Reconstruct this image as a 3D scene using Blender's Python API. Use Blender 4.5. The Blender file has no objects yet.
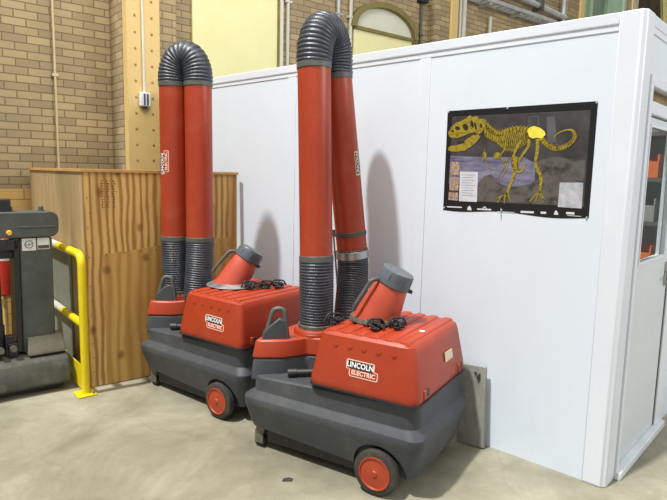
import bpy, bmesh, math, random
from mathutils import Vector, Matrix
import numpy as np
random.seed(7)
COL = bpy.context.scene.collection
PI = math.pi
def lin(r, g, b):
    def f(c):
        c /= 255.0
        return c/12.92 if c <= .04045 else ((c+.055)/1.055)**2.4
    return (f(r), f(g), f(b), 1)

# ------------------------------------------------------------------ materials
def newmat(name):
    m = bpy.data.materials.new(name); m.use_nodes = True
    nt = m.node_tree; b = nt.nodes['Principled BSDF']
    return m, nt, b
def N(nt, t, **kw):
    n = nt.nodes.new(t)
    for k, v in kw.items():
        if k in n.inputs: n.inputs[k].default_value = v
        else: setattr(n, k, v)
    return n
def noisy(name, c1, c2, scale=8, rough=.6, bump=0.0, metal=0.0, detail=6, bscale=None, spec=.5, dirt=None, dscale=3, stretch=(1, 1, 1)):
    m, nt, b = newmat(name); L = nt.links.new
    tc = N(nt, 'ShaderNodeTexCoord'); mp = N(nt, 'ShaderNodeMapping'); mp.inputs['Scale'].default_value = stretch
    L(tc.outputs['Object'], mp.inputs['Vector'])
    n = N(nt, 'ShaderNodeTexNoise', Scale=scale, Detail=detail, Roughness=.65); L(mp.outputs[0], n.inputs['Vector'])
    r = N(nt, 'ShaderNodeValToRGB'); r.color_ramp.elements[0].position = .32; r.color_ramp.elements[1].position = .68
    r.color_ramp.elements[0].color = lin(*c1); r.color_ramp.elements[1].color = lin(*c2)
    L(n.outputs['Fac'], r.inputs['Fac']); out = r.outputs['Color']
    if dirt:
        n2 = N(nt, 'ShaderNodeTexNoise', Scale=dscale, Detail=8, Roughness=.75); L(tc.outputs['Object'], n2.inputs['Vector'])
        r2 = N(nt, 'ShaderNodeValToRGB'); r2.color_ramp.elements[0].position = .52; r2.color_ramp.elements[1].position = .75
        r2.color_ramp.elements[0].color = (0, 0, 0, 1); r2.color_ramp.elements[1].color = (.75, .75, .75, 1)
        L(n2.outputs['Fac'], r2.inputs['Fac'])
        mx = N(nt, 'ShaderNodeMixRGB'); mx.inputs['Color2'].default_value = lin(*dirt)
        L(r2.outputs['Color'], mx.inputs['Fac']); L(out, mx.inputs['Color1']); out = mx.outputs['Color']
    L(out, b.inputs['Base Color'])
    b.inputs['Roughness'].default_value = rough; b.inputs['Metallic'].default_value = metal
    b.inputs['Specular IOR Level'].default_value = spec
    if bump:
        nb = N(nt, 'ShaderNodeTexNoise', Scale=bscale or scale*6, Detail=4); L(tc.outputs['Object'], nb.inputs['Vector'])
        bp = N(nt, 'ShaderNodeBump', Strength=bump, Distance=.01); L(nb.outputs['Fac'], bp.inputs['Height']); L(bp.outputs[0], b.inputs['Normal'])
    return m
M = {}
M['red'] = noisy('red_plastic', (154, 50, 21), (165, 58, 27), 4, .42, .08, dirt=(158, 72, 48), dscale=5, bscale=160)
M['red_tube'] = noisy('red_tube_paint', (152, 50, 22), (165, 60, 31), 3, .38, .0, dirt=(168, 84, 58), dscale=4)
M['red_hub'] = noisy('red_hub_plastic', (152, 54, 26), (164, 62, 30), 10, .5, .05)
M['dark'] = noisy('charcoal_plastic', (54, 58, 62), (66, 70, 74), 5, .55, .15, dirt=(90, 91, 88), dscale=4, bscale=220)
M['hose'] = noisy('flexible_hose_rubber', (46, 51, 60), (66, 72, 82), 14, .36, .25, bscale=90, spec=.6)
M['band'] = noisy('hose_band', (74, 77, 74), (92, 94, 90), 10, .5)
M['tire'] = noisy('tire_rubber', (42, 42, 38), (60, 58, 50), 16, .8, .3, dirt=(80, 76, 64), dscale=9)
M['black'] = noisy('black_metal', (24, 25, 26), (42, 43, 44), 20, .5, .1)
M['bracket'] = noisy('worn_bracket_metal', (84, 84, 76), (128, 126, 114), 30, .45, .1, metal=.4)
M['steel'] = noisy('bright_steel', (150, 152, 152), (190, 192, 192), 12, .3, .0, metal=.7)
M['hoodred'] = noisy('faded_red_hood', (168, 68, 48), (184, 80, 58), 6, .42, .05)
M['collar'] = noisy('grey_collar', (70, 78, 86), (92, 101, 110), 8, .35)
M['handle'] = noisy('grey_handle', (70, 73, 70), (88, 90, 86), 9, .5, .05)
M['white_panel'] = noisy('white_wall_panel', (208, 218, 230), (212, 222, 233), 1.2, .5, .02, dirt=(203, 213, 225), dscale=2)
M['white_trim'] = noisy('white_trim_paint', (210, 217, 226), (218, 224, 233), 2, .45)
M['cap_trim'] = noisy('cap_trim_paint', (206, 213, 223), (214, 221, 230), 2, .45)
M['shadow_line'] = noisy('shadow_line_tint', (168, 176, 188), (180, 188, 198), 5, .8)  # tint for the thin shadow lines drawn under cap and trim
M['door_paint'] = noisy('door_paint', (196, 206, 212), (206, 214, 220), 2, .5)
M['sill_metal'] = noisy('sill_metal', (200, 208, 216), (222, 228, 232), 5, .4)
M['yellow'] = noisy('yellow_safety_paint', (214, 190, 12), (226, 204, 24), 8, .4, .05, dirt=(190, 160, 20))
M['silver'] = noisy('bare_pipe', (186, 186, 176), (206, 206, 198), 12, .4)
M['truck'] = noisy('dark_grey_truck_paint', (66, 72, 70), (82, 88, 86), 4, .55, .05, dirt=(100, 104, 98), dscale=5)
M['truck_base'] = noisy('scuffed_truck_base', (56, 58, 54), (84, 84, 76), 7, .65, .1, dirt=(118, 116, 104), dscale=9)
M['truck_foot'] = noisy('worn_foot_block', (98, 98, 84), (124, 122, 106), 8, .6, .1, dirt=(70, 70, 60), dscale=8)
M['column'] = noisy('yellow_column_paint', (212, 184, 120), (222, 194, 132), 3, .5, .03, dirt=(200, 166, 102), dscale=3)
M['rivet'] = noisy('rivet_paint', (150, 118, 60), (176, 142, 80), 12, .5)
M['conduit'] = noisy('white_conduit', (196, 196, 184), (214, 214, 204), 4, .45)
M['conduit_warm'] = noisy('painted_wall_pipe', (196, 182, 144), (208, 194, 156), 4, .5)
M['tray'] = noisy('galvanised_tray', (166, 170, 172), (190, 194, 196), 6, .4, metal=.3)
M['yellow_pane'] = noisy('yellow_window_blind', (232, 228, 172), (240, 236, 184), 1.5, .6, dirt=(224, 220, 166), dscale=1.2)
M['white_pane'] = noisy('pale_arch_pane', (206, 206, 190), (220, 220, 204), 2, .5)
M['olive'] = noisy('olive_window_frame', (116, 106, 54), (136, 124, 66), 6, .6)
M['shadedbrick'] = noisy('shaded_arch_brick', (116, 108, 62), (142, 130, 80), 14, .8, .3, dirt=(86, 80, 44), dscale=14)  # rim brick, soffit shade put into the olive tone
M['green'] = noisy('pale_green_paint', (160, 186, 160), (176, 200, 174), 3, .5)
M['greenpane'] = noisy('dim_green_glass', (106, 124, 110), (124, 142, 124), 3, .3)
M['lattice'] = noisy('yellow_green_steel', (190, 186, 122), (206, 202, 140), 5, .5)
M['darkrecess'] = noisy('dark_recess', (58, 48, 26), (84, 70, 38), 4, .8)
M['plank'] = noisy('grey_weathered_board', (128, 130, 124), (156, 156, 148), 14, .8, .3, dirt=(104, 104, 98), dscale=12, stretch=(1, 1, .25))
M['label_w'] = noisy('white_label', (212, 214, 214), (224, 226, 226), 30, .5)
M['label_y'] = noisy('yellowed_label', (206, 190, 140), (224, 212, 168), 40, .5)
M['ink'] = noisy('black_ink', (34, 34, 36), (50, 50, 52), 30, .6)
M['logo_pale'] = noisy('pale_outline_print', (238, 196, 172), (244, 210, 188), 30, .5)
M['white_print'] = noisy('white_print', (226, 230, 230), (236, 240, 240), 30, .5)
M['pink_print'] = noisy('pale_letter_print', (238, 200, 186), (244, 212, 200), 30, .5)
M['redp'] = noisy('fire_red', (176, 34, 24), (192, 44, 30), 10, .4)
M['amber'] = noisy('amber_lens', (240, 176, 60), (250, 200, 90), 10, .3)
M['greyboard'] = noisy('grey_green_board', (104, 110, 98), (134, 138, 124), 5, .7, dirt=(86, 88, 76), dscale=5)
M['debris'] = noisy('dark_debris', (46, 44, 38), (70, 66, 56), 30, .8)
M['tack'] = noisy('tack_metal', (150, 156, 160), (176, 180, 184), 20, .3)

def brick_material():
    m, nt, b = newmat('tan_brick'); L = nt.links.new
    tc = N(nt, 'ShaderNodeTexCoord'); sp = N(nt, 'ShaderNodeSeparateXYZ'); L(tc.outputs['Object'], sp.inputs[0])
    ad = N(nt, 'ShaderNodeMath', operation='SUBTRACT'); L(sp.outputs['X'], ad.inputs[0]); L(sp.outputs['Y'], ad.inputs[1])
    cb = N(nt, 'ShaderNodeCombineXYZ'); L(ad.outputs[0], cb.inputs['X']); L(sp.outputs['Z'], cb.inputs['Y'])
    br = N(nt, 'ShaderNodeTexBrick', Scale=1.0); br.inputs['Brick Width'].default_value = .205; br.inputs['Row Height'].default_value = .073
    br.inputs['Mortar Size'].default_value = .006; br.inputs['Mortar Smooth'].default_value = .4; br.inputs['Bias'].default_value = -.1
    br.inputs['Color1'].default_value = lin(156, 140, 110); br.inputs['Color2'].default_value = lin(186, 168, 130); br.inputs['Mortar'].default_value = lin(124, 108, 82)
    L(cb.outputs[0], br.inputs['Vector'])
    n = N(nt, 'ShaderNodeTexNoise', Scale=1.3, Detail=5); L(tc.outputs['Object'], n.inputs['Vector'])
    r = N(nt, 'ShaderNodeValToRGB'); r.color_ramp.elements[0].position = .3; r.color_ramp.elements[1].position = .7
    r.color_ramp.elements[0].color = (.80, .80, .82, 1); r.color_ramp.elements[1].color = (1.08, 1.05, 1.0, 1); L(n.outputs['Fac'], r.inputs['Fac'])
    mx = N(nt, 'ShaderNodeMixRGB', blend_type='MULTIPLY'); mx.inputs['Fac'].default_value = 1; L(br.outputs['Color'], mx.inputs['Color1']); L(r.outputs['Color'], mx.inputs['Color2'])
    # painted tan dado on the lower courses
    b2 = N(nt, 'ShaderNodeTexBrick', Scale=1.0); b2.inputs['Brick Width'].default_value = .45; b2.inputs['Row Height'].default_value = .11
    b2.inputs['Mortar Size'].default_value = .006; b2.inputs['Color1'].default_value = lin(204, 168, 104); b2.inputs['Color2'].default_value = lin(214, 178, 114); b2.inputs['Mortar'].default_value = lin(168, 134, 80)
    L(cb.outputs[0], b2.inputs['Vector'])
    lt = N(nt, 'ShaderNodeMath', operation='LESS_THAN'); lt.inputs[1].default_value = 1.42; L(sp.outputs['Z'], lt.inputs[0])
    m2 = N(nt, 'ShaderNodeMixRGB'); L(lt.outputs[0], m2.inputs['Fac']); L(mx.outputs[0], m2.inputs['Color1']); L(b2.outputs['Color'], m2.inputs['Color2'])
    L(m2.outputs[0], b.inputs['Base Color']); b.inputs['Roughness'].default_value = .8
    bp = N(nt, 'ShaderNodeBump', Strength=.5, Distance=.01); bp.invert = True; L(br.outputs['Fac'], bp.inputs['Height']); L(bp.outputs[0], b.inputs['Normal'])
    return m
M['brick'] = brick_material()

def wood_material(name, ca, cb_, cdark, axis='Z', wscale=9, knots=True):
    m, nt, b = newmat(name); L = nt.links.new
    tc = N(nt, 'ShaderNodeTexCoord'); mp = N(nt, 'ShaderNodeMapping'); L(tc.outputs['Object'], mp.inputs['Vector'])
    mp.inputs['Scale'].default_value = (1, 1, .16) if axis == 'Z' else (.16, 1, 1)
    n0 = N(nt, 'ShaderNodeTexNoise', Scale=2.6, Detail=3); L(mp.outputs[0], n0.inputs['Vector'])
    w = N(nt, 'ShaderNodeTexWave', Scale=wscale, Distortion=5.5, Detail=3); w.inputs['Detail Scale'].default_value = 1.6; w.bands_direction = 'X' if axis == 'Z' else 'Z'
    L(mp.outputs[0], w.inputs['Vector'])
    r = N(nt, 'ShaderNodeValToRGB'); e = r.color_ramp.elements; e[0].position = .05; e[1].position = .8
    e[0].color = lin(*ca); e[1].color = lin(*cb_); L(w.outputs['Fac'], r.inputs['Fac'])
    r2 = N(nt, 'ShaderNodeValToRGB'); r2.color_ramp.elements[0].position = .5; r2.color_ramp.elements[1].position = .72
    r2.color_ramp.elements[0].color = (0, 0, 0, 1); r2.color_ramp.elements[1].color = (.8, .8, .8, 1); L(n0.outputs['Fac'], r2.inputs['Fac'])
    mx = N(nt, 'ShaderNodeMixRGB'); mx.inputs['Color2'].default_value = lin(*cdark); L(r2.outputs['Color'], mx.inputs['Fac']); L(r.outputs['Color'], mx.inputs['Color1'])
    out = mx.outputs['Color']
    if knots:
        mp2 = N(nt, 'ShaderNodeMapping'); mp2.inputs['Scale'].default_value = (3.4, 2.6, 1); s3 = N(nt, 'ShaderNodeSeparateXYZ'); L(tc.outputs['Object'], s3.inputs[0]); a3 = N(nt, 'ShaderNodeMath', operation='ADD'); L(s3.outputs['X'], a3.inputs[0]); L(s3.outputs['Y'], a3.inputs[1]); c3 = N(nt, 'ShaderNodeCombineXYZ'); L(a3.outputs[0], c3.inputs['X']); L(s3.outputs['Z'], c3.inputs['Y']); L(c3.outputs[0], mp2.inputs['Vector'])
        v = N(nt, 'ShaderNodeTexVoronoi', Scale=1.0, voronoi_dimensions='2D'); v.inputs['Randomness'].default_value = .9; L(mp2.outputs[0], v.inputs['Vector'])
        r3 = N(nt, 'ShaderNodeValToRGB'); r3.color_ramp.elements[0].position = .04; r3.color_ramp.elements[1].position = .12
        r3.color_ramp.elements[0].color = (.65, .65, .65, 1); r3.color_ramp.elements[1].color = (0, 0, 0, 1); L(v.outputs['Distance'], r3.inputs['Fac'])
        m3 = N(nt, 'ShaderNodeMixRGB'); m3.inputs['Color2'].default_value = lin(104, 62, 26); L(r3.outputs['Color'], m3.inputs['Fac']); L(out, m3.inputs['Color1']); out = m3.outputs['Color']
    L(out, b.inputs['Base Color']); b.inputs['Roughness'].default_value = .6
    return m
M['ply'] = wood_material('plywood_sheet', (160, 116, 56), (216, 180, 112), (146, 102, 46), wscale=6)
M['ply_side'] = wood_material('weathered_plywood', (166, 142, 102), (188, 166, 126), (138, 120, 88), knots=False, wscale=5)
M['ply_low'] = wood_material('knotty_plywood', (178, 136, 70), (202, 162, 92), (150, 106, 48), wscale=4)
M['ply_edge'] = noisy('plywood_edge', (178, 134, 74), (200, 158, 98), 20, .7)

def floor_material():
    m, nt, b = newmat('worn_concrete'); L = nt.links.new
    tc = N(nt, 'ShaderNodeTexCoord')
    n = N(nt, 'ShaderNodeTexNoise', Scale=1.1, Detail=9, Roughness=.68, Distortion=.6); L(tc.outputs['Object'], n.inputs['Vector'])
    r = N(nt, 'ShaderNodeValToRGB'); e = r.color_ramp.elements; e[0].position = .30; e[1].position = .70
    e[0].color = lin(112, 108, 90); e[1].color = lin(166, 162, 143); x = e.new(.5); x.color = lin(142, 138, 119); L(n.outputs['Fac'], r.inputs['Fac'])
    n2 = N(nt, 'ShaderNodeTexNoise', Scale=5, Detail=10, Roughness=.8); L(tc.outputs['Object'], n2.inputs['Vector'])
    r2 = N(nt, 'ShaderNodeValToRGB'); r2.color_ramp.elements[0].position = .3; r2.color_ramp.elements[1].position = .7
    r2.color_ramp.elements[0].color = (.80, .80, .80, 1); r2.color_ramp.elements[1].color = (1.1, 1.1, 1.1, 1); L(n2.outputs['Fac'], r2.inputs['Fac'])
    mx = N(nt, 'ShaderNodeMixRGB', blend_type='MULTIPLY'); mx.inputs['Fac'].default_value = 1; L(r.outputs['Color'], mx.inputs['Color1']); L(r2.outputs['Color'], mx.inputs['Color2'])
    # hairline cracks
    nd = N(nt, 'ShaderNodeTexNoise', Scale=2.0, Detail=3); L(tc.outputs['Object'], nd.inputs['Vector'])
    va = N(nt, 'ShaderNodeMixRGB', blend_type='ADD'); va.inputs['Fac'].default_value = .5; L(tc.outputs['Object'], va.inputs['Color1']); L(nd.outputs['Color'], va.inputs['Color2'])
    v = N(nt, 'ShaderNodeTexVoronoi', Scale=.75, feature='DISTANCE_TO_EDGE'); L(va.outputs[0], v.inputs['Vector'])
    r3 = N(nt, 'ShaderNodeValToRGB'); r3.color_ramp.elements[0].position = .0; r3.color_ramp.elements[1].position = .006
    r3.color_ramp.elements[0].color = (.22, .22, .22, 1); r3.color_ramp.elements[1].color = (0, 0, 0, 1); L(v.outputs['Distance'], r3.inputs['Fac'])
    m3 = N(nt, 'ShaderNodeMixRGB'); m3.inputs['Color2'].default_value = lin(104, 96, 78); L(r3.outputs['Color'], m3.inputs['Fac']); L(mx.outputs[0], m3.inputs['Color1'])
    L(m3.outputs[0], b.inputs['Base Color'])
    r4 = N(nt, 'ShaderNodeMapRange'); r4.inputs['To Min'].default_value = .38; r4.inputs['To Max'].default_value = .62; L(n2.outputs['Fac'], r4.inputs['Value']); L(r4.outputs[0], b.inputs['Roughness'])
    bp = N(nt, 'ShaderNodeBump', Strength=.12, Distance=.01); L(n2.outputs['Fac'], bp.inputs['Height']); L(bp.outputs[0], b.inputs['Normal'])
    return m
M['floor'] = floor_material()
def flat(name, c, rough=.3):
    m, nt, b = newmat(name); b.inputs['Base Color'].default_value = lin(*c); b.inputs['Roughness'].default_value = rough; return m
M['glass'] = newmat('tinted_glass')[0]
_b = M['glass'].node_tree.nodes['Principled BSDF']; _b.inputs['Transmission Weight'].default_value = 1; _b.inputs['Roughness'].default_value = .0; _b.inputs['IOR'].default_value = 1.05; _b.inputs['Base Color'].default_value = (.80, .84, .82, 1)  # grey-green tint stands for the darker reflection in the door glass
# poster inks
M['p_black'] = flat('poster_black_gloss', (22, 23, 24), .25)
M['p_dark'] = noisy('poster_dusk_print', (40, 38, 38), (74, 70, 72), 7, .28, dirt=(34, 28, 26), dscale=9)
M['p_purple'] = noisy('poster_purple_print', (66, 62, 92), (138, 136, 156), 5, .28, stretch=(1, 1, 5), dirt=(70, 62, 92), dscale=6)
M['p_rock'] = noisy('poster_rock_print', (40, 36, 34), (112, 106, 102), 14, .28, dirt=(28, 26, 24), dscale=14)
M['p_grey'] = noisy('poster_grey_print', (72, 72, 76), (96, 96, 102), 8, .28)
M['p_gold'] = noisy('poster_gold_print', (92, 80, 22), (178, 156, 48), 60, .3, dirt=(84, 72, 18), dscale=60)
M['p_bright'] = noisy('poster_bright_gold_print', (214, 196, 50), (238, 222, 90), 30, .3)
M['p_golddk'] = noisy('poster_dark_gold_print', (58, 50, 24), (104, 92, 30), 60, .3)
M['p_hole'] = flat('poster_bone_hollow', (46, 40, 18), .3)
M['p_white'] = noisy('poster_text_panel', (186, 190, 200), (204, 206, 214), 20, .3)
M['p_photo'] = noisy('poster_small_photo', (110, 70, 60), (190, 170, 150), 60, .3, dirt=(40, 44, 36), dscale=50)
M['p_inset'] = noisy('poster_pale_inset', (140, 144, 152), (196, 198, 204), 14, .3)
M['p_text'] = flat('poster_white_ink', (206, 208, 206), .3)

# ------------------------------------------------------------------ mesh helpers
def obj(name, bm, mat, parent=None, bevel=0, smooth=40, bseg=2, recalc=True):
    if recalc: bmesh.ops.recalc_face_normals(bm, faces=bm.faces)
    me = bpy.data.meshes.new(name); bm.to_mesh(me); bm.free()
    for p in me.polygons: p.use_smooth = smooth is not None
    if smooth is not None: me.set_sharp_from_angle(angle=math.radians(smooth))
    o = bpy.data.objects.new(name, me); COL.objects.link(o)
    mats = mat if isinstance(mat, (list, tuple)) else [mat]
    for mm in mats: me.materials.append(M[mm])
    if parent is not None: o.parent = parent
    if bevel:
        md = o.modifiers.new('bevel', 'BEVEL'); md.width = bevel; md.segments = bseg; md.limit_method = 'ANGLE'; md.angle_limit = math.radians(40); md.harden_normals = False
    return o
def nb(): return bmesh.new()
def box(bm, x0, x1, y0, y1, z0, z1, mt=None):
    vs = [bm.verts.new((x, y, z)) for x in (x0, x1) for y in (y0, y1) for z in (z0, z1)]
    if mt is not None:
        for v in vs: v.co = mt @ v.co
    for f in ((0, 1, 3, 2), (4, 6, 7, 5), (0, 4, 5, 1), (2, 3, 7, 6), (0, 2, 6, 4), (1, 5, 7, 3)): bm.faces.new([vs[i] for i in f])
    return vs
def bx(*a, mt=None):
    b = nb(); box(b, *a, mt=mt); return b
def basis(d):
    d = Vector(d).normalized(); a = Vector((0, 0, 1)) if abs(d.z) < .9 else Vector((1, 0, 0))
    u = d.cross(a).normalized(); return u, d.cross(u).normalized(), d
def loft(bm, rings, cap0=True, cap1=True, closed=False):
    rv = [[bm.verts.new(p) for p in r] for r in rings]; n = len(rv[0])
    for a, b in zip(rv, rv[1:] + ([rv[0]] if closed else [])):
        for i in range(n): bm.faces.new((a[i], a[(i+1) % n], b[(i+1) % n], b[i]))
    if not closed:
        if cap0: bm.faces.new(rv[0][::-1])
        if cap1: bm.faces.new(rv[-1])
    return rv
def cyl(bm, p0, p1, r0, r1=None, seg=24, cap=True):
    r1 = r0 if r1 is None else r1; p0, p1 = Vector(p0), Vector(p1); u, v, d = basis(p1-p0)
    f = lambda p, r: [p + r*(u*math.cos(2*PI*i/seg) + v*math.sin(2*PI*i/seg)) for i in range(seg)]
    loft(bm, [f(p0, r0), f(p1, r1)], cap, cap)
def sweep(bm, pts, rad, seg=16, cap=True):
    pts = [Vector(p) for p in pts]; n = len(pts)
    rad = rad if isinstance(rad, (list, tuple)) else [rad]*n
    t = [(pts[min(i+1, n-1)] - pts[max(i-1, 0)]).normalized() for i in range(n)]
    u = basis(t[0])[0]; rings = []
    for i in range(n):
        u = (u - t[i]*u.dot(t[i])).normalized(); v = t[i].cross(u)
        rings.append([pts[i] + rad[i]*(u*math.cos(2*PI*k/seg) + v*math.sin(2*PI*k/seg)) for k in range(seg)])
    loft(bm, rings, cap, cap)
def arcpath(pts, r=.05, n=6):
    """polyline with rounded corners"""
    pts = [Vector(p) for p in pts]; out = [pts[0]]
    for i in range(1, len(pts)-1):
        a, b, c = pts[i-1], pts[i], pts[i+1]; d0 = (a-b).normalized(); d1 = (c-b).normalized()
        q = min(r, (a-b).length*.49, (c-b).length*.49)
        for k in range(n+1):
            s = k/n; out.append((b+d0*q)*(1-s)**2 + b*2*s*(1-s) + (b+d1*q)*s*s)
    out.append(pts[-1]); return out
def prism(bm, poly, ax, a0, a1):
    """poly of 2D points, extruded along axis ax from a0 to a1; poly coords fill the remaining axes in order"""
    def P(p, a):
        q = [p[0], p[1]]; q.insert(ax, a); return q
    loft(bm, [[P(p, a0) for p in poly], [P(p, a1) for p in poly]])
def rrect(x0, x1, y0, y1, r, z, n=5):
    out = []
    for cx, cy, a0 in ((x1-r, y1-r, 0), (x0+r, y1-r, 90), (x0+r, y0+r, 180), (x1-r, y0+r, 270)):
        for k in range(n+1):
            a = math.radians(a0+90*k/n); out.append((cx+r*math.cos(a), cy+r*math.sin(a), z))
    return out
def thing(name, label, cat, loc=(0, 0, 0), rz=0, group=None):
    o = bpy.data.objects.new(name, None); COL.objects.link(o); o.location = loc; o.rotation_euler = (0, 0, rz); o.empty_display_size = .1
    return tag(o, label, cat, group)
def tag(o, label, cat, group=None, kind=None):
    if label: o['label'] = label
    if cat: o['category'] = cat
    if group: o['group'] = group
    if kind: o['kind'] = kind
    return o
def struct(o, label=None, cat=None):
    o['kind'] = 'structure'
    if label: o['label'] = label; o['category'] = cat
    return o
def text_bm(s, size, depth=.0006, bold=.0):
    cu = bpy.data.curves.new('t', 'FONT'); cu.body = s; cu.size = size; cu.extrude = depth; cu.align_x = 'CENTER'; cu.align_y = 'CENTER'; cu.offset = bold; cu.resolution_u = 3
    o = bpy.data.objects.new('t', cu); COL.objects.link(o); bpy.context.view_layer.update()
    me = bpy.data.meshes.new_from_object(o.evaluated_get(bpy.context.evaluated_depsgraph_get()))
    b = nb(); b.from_mesh(me); bpy.data.objects.remove(o); bpy.data.curves.remove(cu); bpy.data.meshes.remove(me)
    return b

# ------------------------------------------------------------------ camera
cd = bpy.data.cameras.new('camera'); cam = bpy.data.objects.new('camera', cd); COL.objects.link(cam); bpy.context.scene.camera = cam
FPX, PITCH, ROLL, YAW = 572.2, 7.484, 1.292, 47.781
p, y, r = (math.radians(a) for a in (PITCH, YAW, ROLL))
Fv = Vector((math.sin(y)*math.cos(p), math.cos(y)*math.cos(p), -math.sin(p))); Rv = Vector((math.cos(y), -math.sin(y), 0)); Uv = Rv.cross(Fv)
R2 = Rv*math.cos(r)+Uv*math.sin(r); U2 = -Rv*math.sin(r)+Uv*math.cos(r)
mw = Matrix((( R2.x, U2.x, -Fv.x, -3.101), (R2.y, U2.y, -Fv.y, -.837), (R2.z, U2.z, -Fv.z, 1.619), (0, 0, 0, 1)))
cam.matrix_world = mw; cd.sensor_width = 36; cd.lens = FPX/667*36; cd.clip_end = 100; cd.clip_start = .05

# ------------------------------------------------------------------ room shell
struct(obj('floor', bx(-8, 12, -6, 8, -.1, 0), 'floor', smooth=None))
WANG = -.154; WP = Vector((-1.25, 5.1, 0))
# brick wall, built in its own frame: x along the wall, -y towards the viewer
def wallobj(o): o.location = WP; o.rotation_euler = (0, 0, WANG); return o
b = nb(); box(b, -6, 15, 0, .3, 0, 8)
wb = wallobj(obj('wall_back', b, 'brick', smooth=None)); struct(wb)
b = nb(); box(b, 1.07, 1.62, -.37, 0, 0, 8)
struct(wallobj(obj('trim_13', b, 'brick', smooth=None)))
b = nb(); box(b, 5.78, 6.09, -.16, 0, 2, 8)
struct(wallobj(obj('trim_15', b, 'brick', smooth=None)))
b = nb(); box(b, 9.38, 9.78, -.16, 0, 2, 8)
struct(wallobj(obj('trim_16', b, 'brick', smooth=None)))
b = nb(); box(b, 6.09, 6.24, -.2, -.0, 2, 8)
struct(wallobj(obj('trim_1', b, 'column', smooth=None)))
b = nb(); box(b, 9.78, 9.93, -.2, -.0, 2, 8)
struct(wallobj(obj('trim_2', b, 'column', smooth=None)))

# office partition walls (long side on x=0, door side on y=0)
H = 2.44; T = .08; W0 = .11
b = nb(); box(b, 0, T, W0, 4.15, 0, H-.03)
struct(obj('wall_right', b, 'white_panel', smooth=None))
b = nb()      # door side wall pieces around the door opening x .17-1.13, z 0-2.154
box(b, W0, .135, 0, T, 0, H-.03); box(b, .135, 1.15, 0, T, 2.154, H-.03); box(b, 1.15, 3.2, 0, T, 0, H-.03)
struct(obj('wall_front', b, 'white_panel', smooth=None))
b = nb(); prism(b, [(-.012, .112), (-.012, .010), (.010, -.012), (.134, -.012), (.134, .0), (.0, .112)], 2, 0, H)
struct(obj('trim_3', b, 'white_trim', bevel=.006))                       # corner post
# cap trim along the tops
b = nb(); box(b, -.007, T+.01, .112, 4.15, H-.055, H); box(b, .13, 3.2, -.007, T+.01, H-.055, H)
struct(obj('trim_4', b, 'cap_trim', bevel=.004))
b = nb(); box(b, -.003, 0, .112, 4.15, H-.085, H-.055); box(b, .13, 3.2, -.003, 0, H-.085, H-.055)
struct(obj('trim_5', b, 'white_trim', smooth=None))
b = nb(); box(b, -.0036, -.002, .112, 4.15, H-.0885, H-.085); box(b, -.0076, -.006, .112, 4.15, H-.057, H-.054)
box(b, .13, 3.2, -.0036, -.002, H-.0885, H-.085)
struct(obj('trim_6', b, 'shadow_line', smooth=None))  # strips painted as shadow lines below the cap bands
# batten strips over the panel joints
k = 7
for yy in (1.236, 2.44, 3.66):
    b = nb(); box(b, -.005, 0, yy-.04, yy+.04, 0, H-.09)
    struct(obj('trim_%d' % k, b, 'white_panel', bevel=.003)); k += 1
b = nb(); box(b, -.0005, .001, .110, .116, 0, H-.09)
struct(obj('trim_%d' % k, b, 'cap_trim', smooth=None)); k += 1
# the rest of the office: far walls, so that the door glass looks into a room
b = nb(); box(b, 0, 3.2, 4.07, 4.15, 0, H-.03); box(b, 3.12, 3.2, 0.08, 4.07, 0, H-.03)
struct(obj('wall_rear', b, 'white_panel', smooth=None))

# ------------------------------------------------------------------ door
d = bpy.data.objects.new('door_1', None); COL.objects.link(d); struct(d); d.location = (.135, 0, 0)
b = nb(); box(b, 0, .045, -.022, .06, .0, 2.154); box(b, .835, 1.015, -.012, .06, 0, 2.154)
box(b, .045, .835, -.022, .06, 2.10, 2.154); box(b, .045, .835, -.018, .06, 1.965, 2.03)
obj('frame', b, 'white_trim', d, bevel=.004)
b = nb(); z1 = 1.955   # leaf with window opening
box(b, .05, .13, .0, .045, .05, z1); box(b, .67, .82, .0, .045, .05, z1); box(b, .13, .67, 0, .045, .05, 1.18); box(b, .13, .67, 0, .045, 1.91, z1)
obj('leaf', b, 'door_paint', d, smooth=None)
b = nb()
for a in ((.12, .68, -.008, 0, 1.17, 1.185), (.12, .68, -.008, 0, 1.905, 1.92), (.12, .132, -.008, 0, 1.185, 1.905), (.668, .68, -.008, 0, 1.185, 1.905)): box(b, *a)
obj('window_bead', b, 'white_trim', d, smooth=None)
obj('window_pane', bx(.13, .67, .018, .024, 1.18, 1.91), 'glass', d, smooth=None)
obj('transom_pane', bx(.045, .835, .02, .026, 2.03, 2.10), 'glass', d, smooth=None)
obj('transom_board', bx(.045, .835, .03, .05, 2.03, 2.10), 'ply_edge', d, smooth=None)
b = nb(); box(b, .82, .835, -.003, .02, .03, 1.96); obj('jamb_gap', b, 'black', d, smooth=None)
b = nb(); box(b, -.005, .97, -.045, .06, 0, .045); obj('sill', b, 'sill_metal', d, bevel=.004)
hd = obj('handle', (lambda b: (box(b, .745, .785, -.008, 0, .98, 1.13), b)[1])(nb()), 'steel', d, bevel=.003)
b = nb(); sweep(b, arcpath([(.765, 0, 1.07), (.765, -.05, 1.07), (.665, -.055, 1.068)], .02), .009, 10); obj('lever', b, 'steel', hd)
b = nb(); cyl(b, (.765, -.018, 1.0), (.765, 0, 1.0), .012); obj('lock', b, 'steel', hd)

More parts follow.
